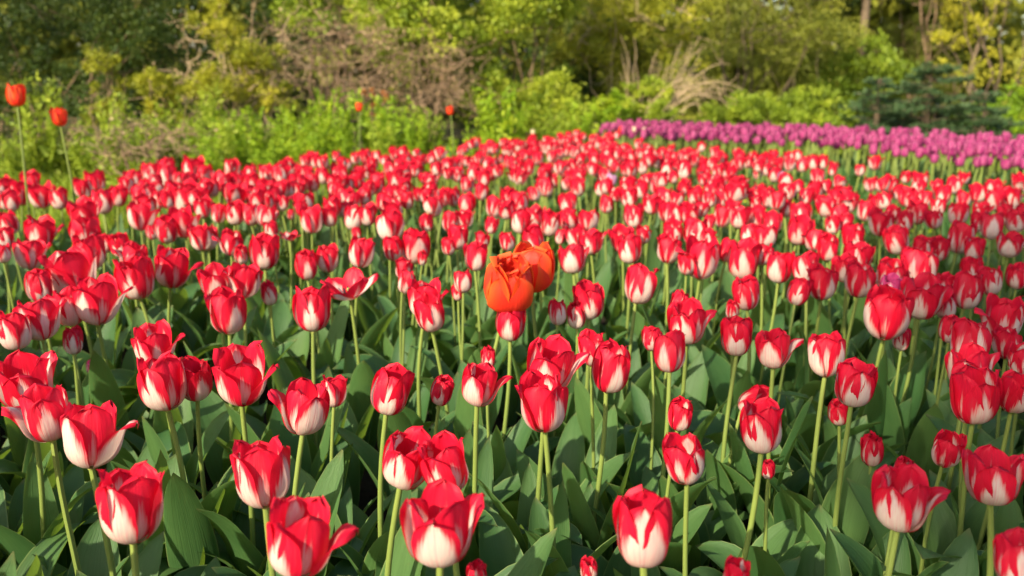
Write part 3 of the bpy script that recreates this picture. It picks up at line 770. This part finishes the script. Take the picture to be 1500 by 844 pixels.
F_RUST = foliage('rusty_leaves', (0.20, 0.07, 0.02), (0.40, 0.15, 0.04), (0.55, 0.25, 0.08))
F_TAN = foliage('tan_dead_leaves', (0.16, 0.10, 0.05), (0.34, 0.23, 0.12), (0.52, 0.38, 0.22), tr=.15)

# far belt of trees, with small openings to the sky
acc = Acc(); cl = []
for k in range(900):
    x = nr.uniform(-22, 26); y = nr.uniform(19, 25); z = nr.uniform(.2, 7.5); px, py = project((x, y, z))
    if (abs(px - 1243) < 30 and abs(py - 32) < 28) or (abs(px - 1331) < 32 and abs(py - 26) < 26) or (px > 1440 and py < 120): continue
    cl.append((x, y, z, nr.uniform(.8, 1.5), nr.uniform(.2, .7)))
clump_leaves(acc, cl, 150000, .3, .6, .3, .9)
tag(link('far_wood', acc.mesh('far_wood', F_OLIVE)), 'far belt of olive green trees behind the shrubs', 'wood', kind='stuff')

# --- left side
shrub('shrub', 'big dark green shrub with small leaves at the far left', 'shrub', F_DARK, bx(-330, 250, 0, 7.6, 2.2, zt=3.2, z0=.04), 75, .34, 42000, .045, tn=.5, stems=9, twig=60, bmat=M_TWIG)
shrub('shrub', 'small yellow green bush in front of the dark shrub at left', 'shrub', F_YEL, bx(95, 175, 70, 6.6, .5, pyb=190), 11, .12, 3200, .034, wd=.5, tn=.45, stems=6, twig=14, bmat=M_TWIG)
shrub('shrub', 'yellow green bush with upright tips beside the dead brush at left', 'shrub', F_YEL, bx(175, 240, 88, 6.5, .4, pyb=180), 11, .11, 3000, .034, wd=.5, tn=.6, stems=6, twig=14, bmat=M_TWIG)
acc = Acc()
shrub('shrub', 'juniper with yellow green sprays above pale dead branches', 'shrub', F_YEL, bx(258, 400, 0, 6.7, .6, zt=1.75, pyb=165), 26, .15, 11000, .05, wd=.28, tn=.5, stems=8, twig=40, bmat=M_DRY, up=.2, holes=[(345, 110, 25, 25)])
shrub('shrub', 'sparse green shrub high above the dead brush', 'shrub', F_GREEN, bx(380, 560, -60, 8.3, 1.2, z0=1.25, zt=3.0), 22, .25, 9000, .05, tn=.4, stems=6, twig=50, bmat=M_TWIG)
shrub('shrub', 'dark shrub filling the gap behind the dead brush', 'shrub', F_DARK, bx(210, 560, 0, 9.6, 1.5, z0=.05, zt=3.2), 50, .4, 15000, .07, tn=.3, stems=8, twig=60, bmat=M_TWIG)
def brush(label, x0, x1, y0, y1, Y, th, n, mat, r=.006, L=.5, lv=0, name='dead_brush', bias=(0, 0, 0)):
    Y *= KY
    A = at_depth(x0, y1, Y); B = at_depth(x1, y0, Y); root = empty(name, ((A.x + B.x) / 2, Y, 0)); tag(root, label, 'dead branches')
    b = Acc(); cx = (A.x + B.x) / 2; P0 = []
    for i in range(n):
        s = np.array([nr.uniform(A.x, B.x) - cx, nr.uniform(0, th), nr.uniform(max(A.z, .02), B.z)])
        d = nr.normal(0, 1, 3) * (1, .6, .7) + np.array(bias); d /= np.linalg.norm(d)
        P = wiggle(s, s + d * L * nr.uniform(.4, 1.3), 8, .5, sag=nr.uniform(-.1, .2)); P[:, 2] = np.maximum(P[:, 2], .01)
        b.tube(P, np.linspace(r * nr.uniform(.6, 1.6), r * .3, 8), 4); P0.append(P)
    for i in range(4):   # main stems down to the soil
        s = np.array([nr.uniform(-.3, .3) * (B.x - A.x), th / 2, -.02]); b.tube(wiggle(s, s + (nr.uniform(-.3, .3), 0, B.z), 9, .25), np.linspace(r * 4, r, 9), 6)
    link('branches', b.mesh('branches', mat), root)
    if lv:
        a = Acc(); P = np.concatenate(P0); C = P[nr.randint(0, len(P), lv)] + nr.normal(0, .02, (lv, 3)); add_leaves(a, C, nr.normal(0, 1, (lv, 3)), .035, .6, nr.uniform(0, 1, lv))
        link('dead_leaves', a.mesh('dead_leaves', F_TAN), root)
brush('tangle of pale dry branches under the juniper at left', 262, 400, 50, 190, 6.9, .5, 110, M_DRY, .0045, .4, 500)
brush('wide heap of brown dead brush with a dark hollow, left of the green shrub', 390, 560, 30, 150, 7.2, .9, 200, M_TWIG, .0045, .5, 1300)
brush('brown twiggy understory beneath the bright green shrub', 540, 690, 70, 165, 7.4, .6, 170, M_TWIG, .0042, .42, 900)
brush('low pile of grey twigs on the ground at left', 120, 250, 195, 240, 5.2, .6, 110, M_TWIG, .0035, .3, 200)
# --- centre
G1 = 'bright green shrubs'
shrub('shrub', 'big bright green leafy shrub left of centre', 'shrub', F_GREEN, bx(520, 700, 0, 7.7, 1.5, z0=.85, zt=2.5), 56, .25, 38000, .045, tn=.6, stems=10, twig=40, bmat=M_TWIG, holes=[(620, 130, 80, 34)])
shrub('shrub', 'bright green shrub at the centre with a dark opening in it', 'shrub', F_GREEN, bx(690, 850, 0, 7.9, 1.5, z0=.35, zt=2.5), 54, .25, 36000, .045, tn=.6, stems=10, twig=40, bmat=M_TWIG, holes=[(765, 70, 50, 34), (760, 125, 42, 26)])
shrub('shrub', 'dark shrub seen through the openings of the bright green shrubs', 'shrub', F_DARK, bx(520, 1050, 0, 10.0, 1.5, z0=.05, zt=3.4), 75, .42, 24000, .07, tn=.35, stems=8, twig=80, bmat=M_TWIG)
shrub('shrub', 'low rusty orange shrublet at the foot of the brown twigs', 'shrub', F_RUST, bx(520, 565, 125, 6.9, .4, pyb=165), 4, .06, 300, .03, tn=.5, stems=4, twig=12, bmat=M_TWIG)
shrub('shrub', 'tall yellow green willowy shrub right of centre', 'shrub', F_YEL, bx(820, 1040, -40, 9.2, 1.6, z0=.75, zt=3.2), 50, .30, 26000, .06, wd=.3, tn=.45, stems=12, twig=120, bmat=M_DRY, up=-.1)
shrub('shrub', 'small bright green bush below the arching dry branches', 'shrub', F_GREEN, bx(905, 1000, 118, 8.4, .6, pyb=185), 14, .15, 6500, .04, tn=.6, stems=5)
shrub('shrub', 'small lime bush at the left end of the purple bed', 'shrub', F_LIME, bx(870, 915, 140, 8.0, .4, pyb=180), 7, .10, 2200, .04, tn=.55, stems=4)
# arching dry branches
root = empty('dead_branch', tuple(at_depth(920, 150, 10.0).xy) + (0,)); tag(root, 'pale dry branches arching to the right above the purple bed', 'dead branches'); b = Acc()
rl = root.location
for i in range(15):
    a0 = at_depth(905 + nr.uniform(0, 55), 172 - nr.uniform(0, 25), 10.0 + nr.uniform(-.3, .3)) - rl; a0 = Vector((nr.normal(0, .03), nr.normal(0, .03), -.02)) if i % 2 else a0.lerp(Vector((0, 0, 0)), .6); a0.z = -.02
    a1 = at_depth(985 + nr.uniform(-25, 60), 84 + nr.uniform(-14, 30), 10.0 + nr.uniform(-.3, .3)) - rl
    a2 = at_depth(1050 + nr.uniform(-50, 40), 125 + nr.uniform(-30, 30), 10.0 + nr.uniform(-.4, .4)) - rl
    t = np.linspace(0, 1, 14)[:, None]; P = (1 - t) ** 2 * np.array(a0) + 2 * t * (1 - t) * np.array(a1) + t ** 2 * np.array(a2) + np.cumsum(nr.normal(0, .006, (14, 3)), 0)
    b.tube(P, np.linspace(.009, .002, 14), 5)
    for j in range(4):
        k = nr.randint(5, 13); b.tube(wiggle(P[k], P[k] + nr.normal(0, .1, 3) + (.14, 0, .02), 5, .2), np.linspace(.004, .0015, 5), 4)
for i in range(26):
    a0 = at_depth(900 + nr.uniform(0, 110), 165, 10.2 + nr.uniform(-.3, .3)) - rl; a1 = at_depth(925 + nr.uniform(-20, 110), 60 + nr.uniform(-10, 60), 10.3) - rl
    a0.z = -.02; a0.x *= .35; a0.y *= .2; b.tube(wiggle(a0, a1, 8, .12), np.linspace(.006, .002, 8), 4)
link('branches', b.mesh('branches', M_DRY), root)
# --- right side
shrub('tree', 'broad olive green evergreen tree behind the purple bed', 'tree', F_OLIVE, bx(1010, 1250, -80, 11.5, 2.5, z0=.35, zt=4.2), 70, .42, 34000, .07, wd=.32, tn=.5, stems=10, twig=90, trunk_r=.022, holes=[(1243, 30, 26, 26)])
shrub('tree', 'mid green tree with a yellow patch, right of the olive evergreen', 'tree', F_GREEN, bx(1190, 1370, 50, 12.3, 2.0, z0=.3, pyb=170), 36, .32, 16000, .07, tn=.12, stems=6, twig=30)
shrub('tree', 'brownish thin crowned tree left of the yellow tree', 'tree', F_OLIVE, bx(1310, 1430, -80, 13.5, 2.0, z0=.5, zt=4.8), 34, .38, 13000, .07, wd=.3, tn=.35, stems=6, twig=150, trunk_r=.022, bmat=M_TWIG, holes=[(1331, 26, 26, 26)])
shrub('tree', 'airy yellow leaved tree against the sky at the top right', 'tree', F_YEL, bx(1400, 1640, -80, 12.0, 2.4, z0=.8, zt=4.6), 44, .34, 15000, .06, tn=.75, stems=8, twig=90, trunk_r=.02)
for i, (a, b_, t, lab) in enumerate([(1050, 1128, 140, 'left'), (1120, 1205, 122, 'middle'), (1180, 1245, 138, 'right')]):
    shrub('shrub', 'rounded green bush behind the purple bed, the %s one of three' % lab, 'shrub', F_GREEN, bx(a, b_, t, 9.4, .8, z0=.1), 16, .17, 8000, .045, tn=.42, stems=4, group='rounded green bushes')
shrub('shrub', 'low lime green bush at the right edge behind the purple bed', 'shrub', F_LIME, bx(1425, 1560, 140, 10.3, .8, z0=.1), 18, .2, 8000, .05, tn=.35, stems=4)
def spruce(label, px, Y, levels, rad, pyt, name='spruce', zlow=.12, pyh=None, nb=7, L=.05):
    Y *= KY; ztop = at_depth(750, pyt, Y).z; c = at_depth(px, 100, Y); root = empty(name, (c.x, Y, 0)); tag(root, label, 'conifer')
    a = Acc(); b = Acc(); b.tube([(0, 0, -.03), (0.01, 0, ztop * .5), (0, 0, ztop)], [.05, .035, .008], 8)
    for l in range(levels):
        f = l / max(1, levels - 1); z = zlow + (ztop - zlow) * f + 0; rr = rad * (1 - .72 * f) * nr.uniform(.8, 1.15)
        for k in range(nb):
            an = k * 2 * math.pi / nb + nr.uniform(-.4, .4); z = zlow + (ztop - zlow) * min(1, max(0, f + nr.uniform(-.9, .9) / levels)); d = np.array([math.cos(an), math.sin(an), 0]); R_ = rr * nr.uniform(.7, 1.1)
            t = np.linspace(0, 1, 8); P = np.stack([d[0] * R_ * t, d[1] * R_ * t, z + R_ * nr.uniform(.6, 1.6) * (.22 * t - .24 * t ** 2 + .12 * t ** 6) + 0 * t], -1)
            b.tube(P, np.linspace(.014, .003, 8), 5)
            n = int(620 * R_); tt = nr.uniform(.15, 1, n); sp = (1.05 - tt) * .5 * R_ * nr.uniform(-1, 1, n)
            C = np.stack([np.interp(tt, t, P[:, 0]) - d[1] * sp, np.interp(tt, t, P[:, 1]) + d[0] * sp, np.interp(tt, t, P[:, 2]) - abs(sp) * .15 + nr.normal(0, .012, n)], -1)
            D = np.tile(d, (n, 1)) + np.stack([-d[1] * np.sign(sp), d[0] * np.sign(sp), 0 * sp + .15], -1) * .8
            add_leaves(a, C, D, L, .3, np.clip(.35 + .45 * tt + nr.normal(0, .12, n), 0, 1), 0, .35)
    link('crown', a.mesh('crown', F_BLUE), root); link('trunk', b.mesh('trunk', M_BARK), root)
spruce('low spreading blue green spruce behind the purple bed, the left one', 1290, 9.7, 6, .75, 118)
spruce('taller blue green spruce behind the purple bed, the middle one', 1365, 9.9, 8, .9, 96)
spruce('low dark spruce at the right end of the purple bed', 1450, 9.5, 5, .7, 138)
# tall dark conifer limbs at the top right
root = empty('conifer', tuple(at_depth(1265, 50, 15.0).xy) + (0,)); tag(root, 'tall dark conifer with drooping limbs at the top right', 'conifer'); a = Acc(); b = Acc()
b.tube([(0, 0, 0), (0, 0, 3), (0, 0, 7)], [.075, .06, .03], 10)
for i in range(26):
    an = nr.uniform(0, 6.28); z = nr.uniform(1.75, 5.5); Lb = nr.uniform(.8, 1.7); t = np.linspace(0, 1, 8)
    P = np.stack([math.cos(an) * Lb * t, math.sin(an) * Lb * t, z - .25 * Lb * t ** 2], -1); b.tube(P, np.linspace(.03, .006, 8), 5)
    n = 520; tt = nr.uniform(.1, 1, n); C = np.stack([np.interp(tt, t, P[:, k]) for k in range(3)], -1) + nr.normal(0, .1, (n, 3)) * (1, 1, .6)
    add_leaves(a, C, np.tile([math.cos(an), math.sin(an), -.3], (n, 1)), .11, .22, nr.uniform(.1, .6, n))
link('crown', a.mesh('crown', F_DARK), root); link('trunk', b.mesh('trunk', M_BARK), root)

# ------------------------------------------------------------ shoots, ferns and grass at the foot of the shrubs
def shoot(seed, hgt, n, spr, leafy, mat):
    q = np.random.RandomState(seed); a = Acc(); b = Acc()
    for i in range(n):
        an = q.uniform(0, 6.28); s = q.uniform(0, spr * .4); tip = q.uniform(.3, 1) * spr; h = hgt * q.uniform(.55, 1)
        t = np.linspace(0, 1, 6); P = np.stack([math.cos(an) * (s + tip * t ** 1.6), math.sin(an) * (s + tip * t ** 1.6), h * t], -1); b.tube(P, np.linspace(.004, .0015, 6), 4)
        k = leafy; tt = q.uniform(.1, 1, k); C = np.stack([np.interp(tt, t, P[:, j]) for j in range(3)], -1) + q.normal(0, .008, (k, 3))
        add_leaves(a, C, q.normal(0, .7, (k, 3)) + (0, 0, .6), .055 * (1.3 - .6 * tt), .34, np.clip(q.normal(.5, .15) + q.normal(0, .1, k), 0, 1), 0, .3)
    return a.mesh('foliage', mat), b.mesh('stems', mat)
SH = [shoot(i, h, 16, .15, 46, m) for i, (h, m) in enumerate([(.58, F_LIME), (.62, F_GREEN), (.5, F_LIME), (.6, F_LIME), (.45, F_GREEN)])]
spots = [(268, 6.3), (285, 5.9), (300, 6.5), (322, 5.6), (335, 6.3), (352, 5.8), (372, 6.5), (395, 6.1), (410, 6.6), (430, 6.0), (452, 6.5), (470, 6.1), (492, 6.6), (505, 6.2), (545, 6.8), (566, 6.5), (590, 6.8),
         (610, 6.5), (628, 6.9), (648, 6.5), (668, 6.9), (690, 6.6), (708, 7.0), (730, 6.8), (750, 7.1), (772, 6.9), (795, 7.2), (820, 7.2), (845, 7.3), (865, 7.3), (180, 5.6), (160, 6.2), (215, 6.1), (240, 6.2), (205, 5.2), (130, 6.0), (20, 6.0), (60, 6.3), (100, 6.4), (-30, 6.0),
         (385, 5.5), (445, 5.7), (300, 5.3), (560, 6.1), (640, 6.2), (700, 6.3), (340, 7.0), (400, 7.1), (460, 7.1)]
for i, (px, Y) in enumerate(spots):
    Y *= KY; c = at_depth(px, 200, Y); s = rnd.choice([.8, .9, 1.05, 1.2, 1.4]) * rnd.uniform(.9, 1.1); k = rnd.choice([0, 1, 2, 3, 4, 0, 2]) if px > 250 else rnd.choice([1, 4, 4])
    root = empty('leafy_plant', (c.x, Y, 0), rnd.uniform(0, 6.28)); root.scale = (s, s, s)
    z = 'in front of the juniper and dead brush' if px < 520 else 'in front of the bright green shrubs'
    if px < 250: z = 'on the shady ground at left'
    tag(root, 'bright green leafy shoots ' + z, 'plant', 'leafy shoots at the foot of the shrubs')
    link('foliage', SH[k][0], root); link('stems', SH[k][1], root)
def grass_field(name, label, n, fn, mat, h=.16, wd=.06, tn=.5):
    C = np.array([fn() for _ in range(n)]); C = np.concatenate([C, np.zeros((n, 1))], 1)
    a = Acc(); add_leaves(a, C, np.tile([0, 0, 1.0], (n, 1)), h, wd, np.clip(nr.normal(tn, .2, n), 0, 1), 0, .35)
    tag(link(name, a.mesh(name, mat)), label, 'grass', kind='stuff')
def rect(x0, x1, y0, y1, poly=True):
    while True:
        p = (nr.uniform(x0, x1), nr.uniform(y0, y1))
        if not (inside(p, RED_POLY) or inside(p, PUR_POLY)): return p
grass_field('grass', 'dark green grass on the ground left of the shrubs', 16000, lambda: rect(-7, 0.2, 2.8, 7.6), F_GREEN, .17, .07, .25)
grass_field('ground_cover', 'low leafy ground cover under the shrubs', 20000, lambda: rect(-7, 8, 4.2, 11), F_GREEN, .075, .6, .4)
# soil crumbs between the plants in front
a = Acc(); n = 5000; C = np.stack([nr.uniform(-1.4, 1.5, n), nr.uniform(.35, 2.0, n), np.full(n, .003)], -1)
add_leaves(a, C, nr.normal(0, 1, (n, 3)) * (1, 1, .2), .009, .8, nr.uniform(0, 1, n))
tag(link('soil_crumbs', a.mesh('soil_crumbs', M_SOIL)), 'dark crumbly soil between the tulips', 'soil', kind='stuff')

# unseen tree added behind the camera, crown placed to shade the bed's right
c = Vector((1.22, 1.05, .45)) + SUN_DIR * 11
shrub('tree', 'unseen leafy tree added behind the viewpoint to shade the right of the bed', 'tree', F_GREEN, (c.x - .25, c.x + 1.7, c.y - 1.0, c.y + 2.2, c.z - .3, c.z + .3), 60, .34, 15000, .1, tn=.4, stems=8, trunk_r=.07)
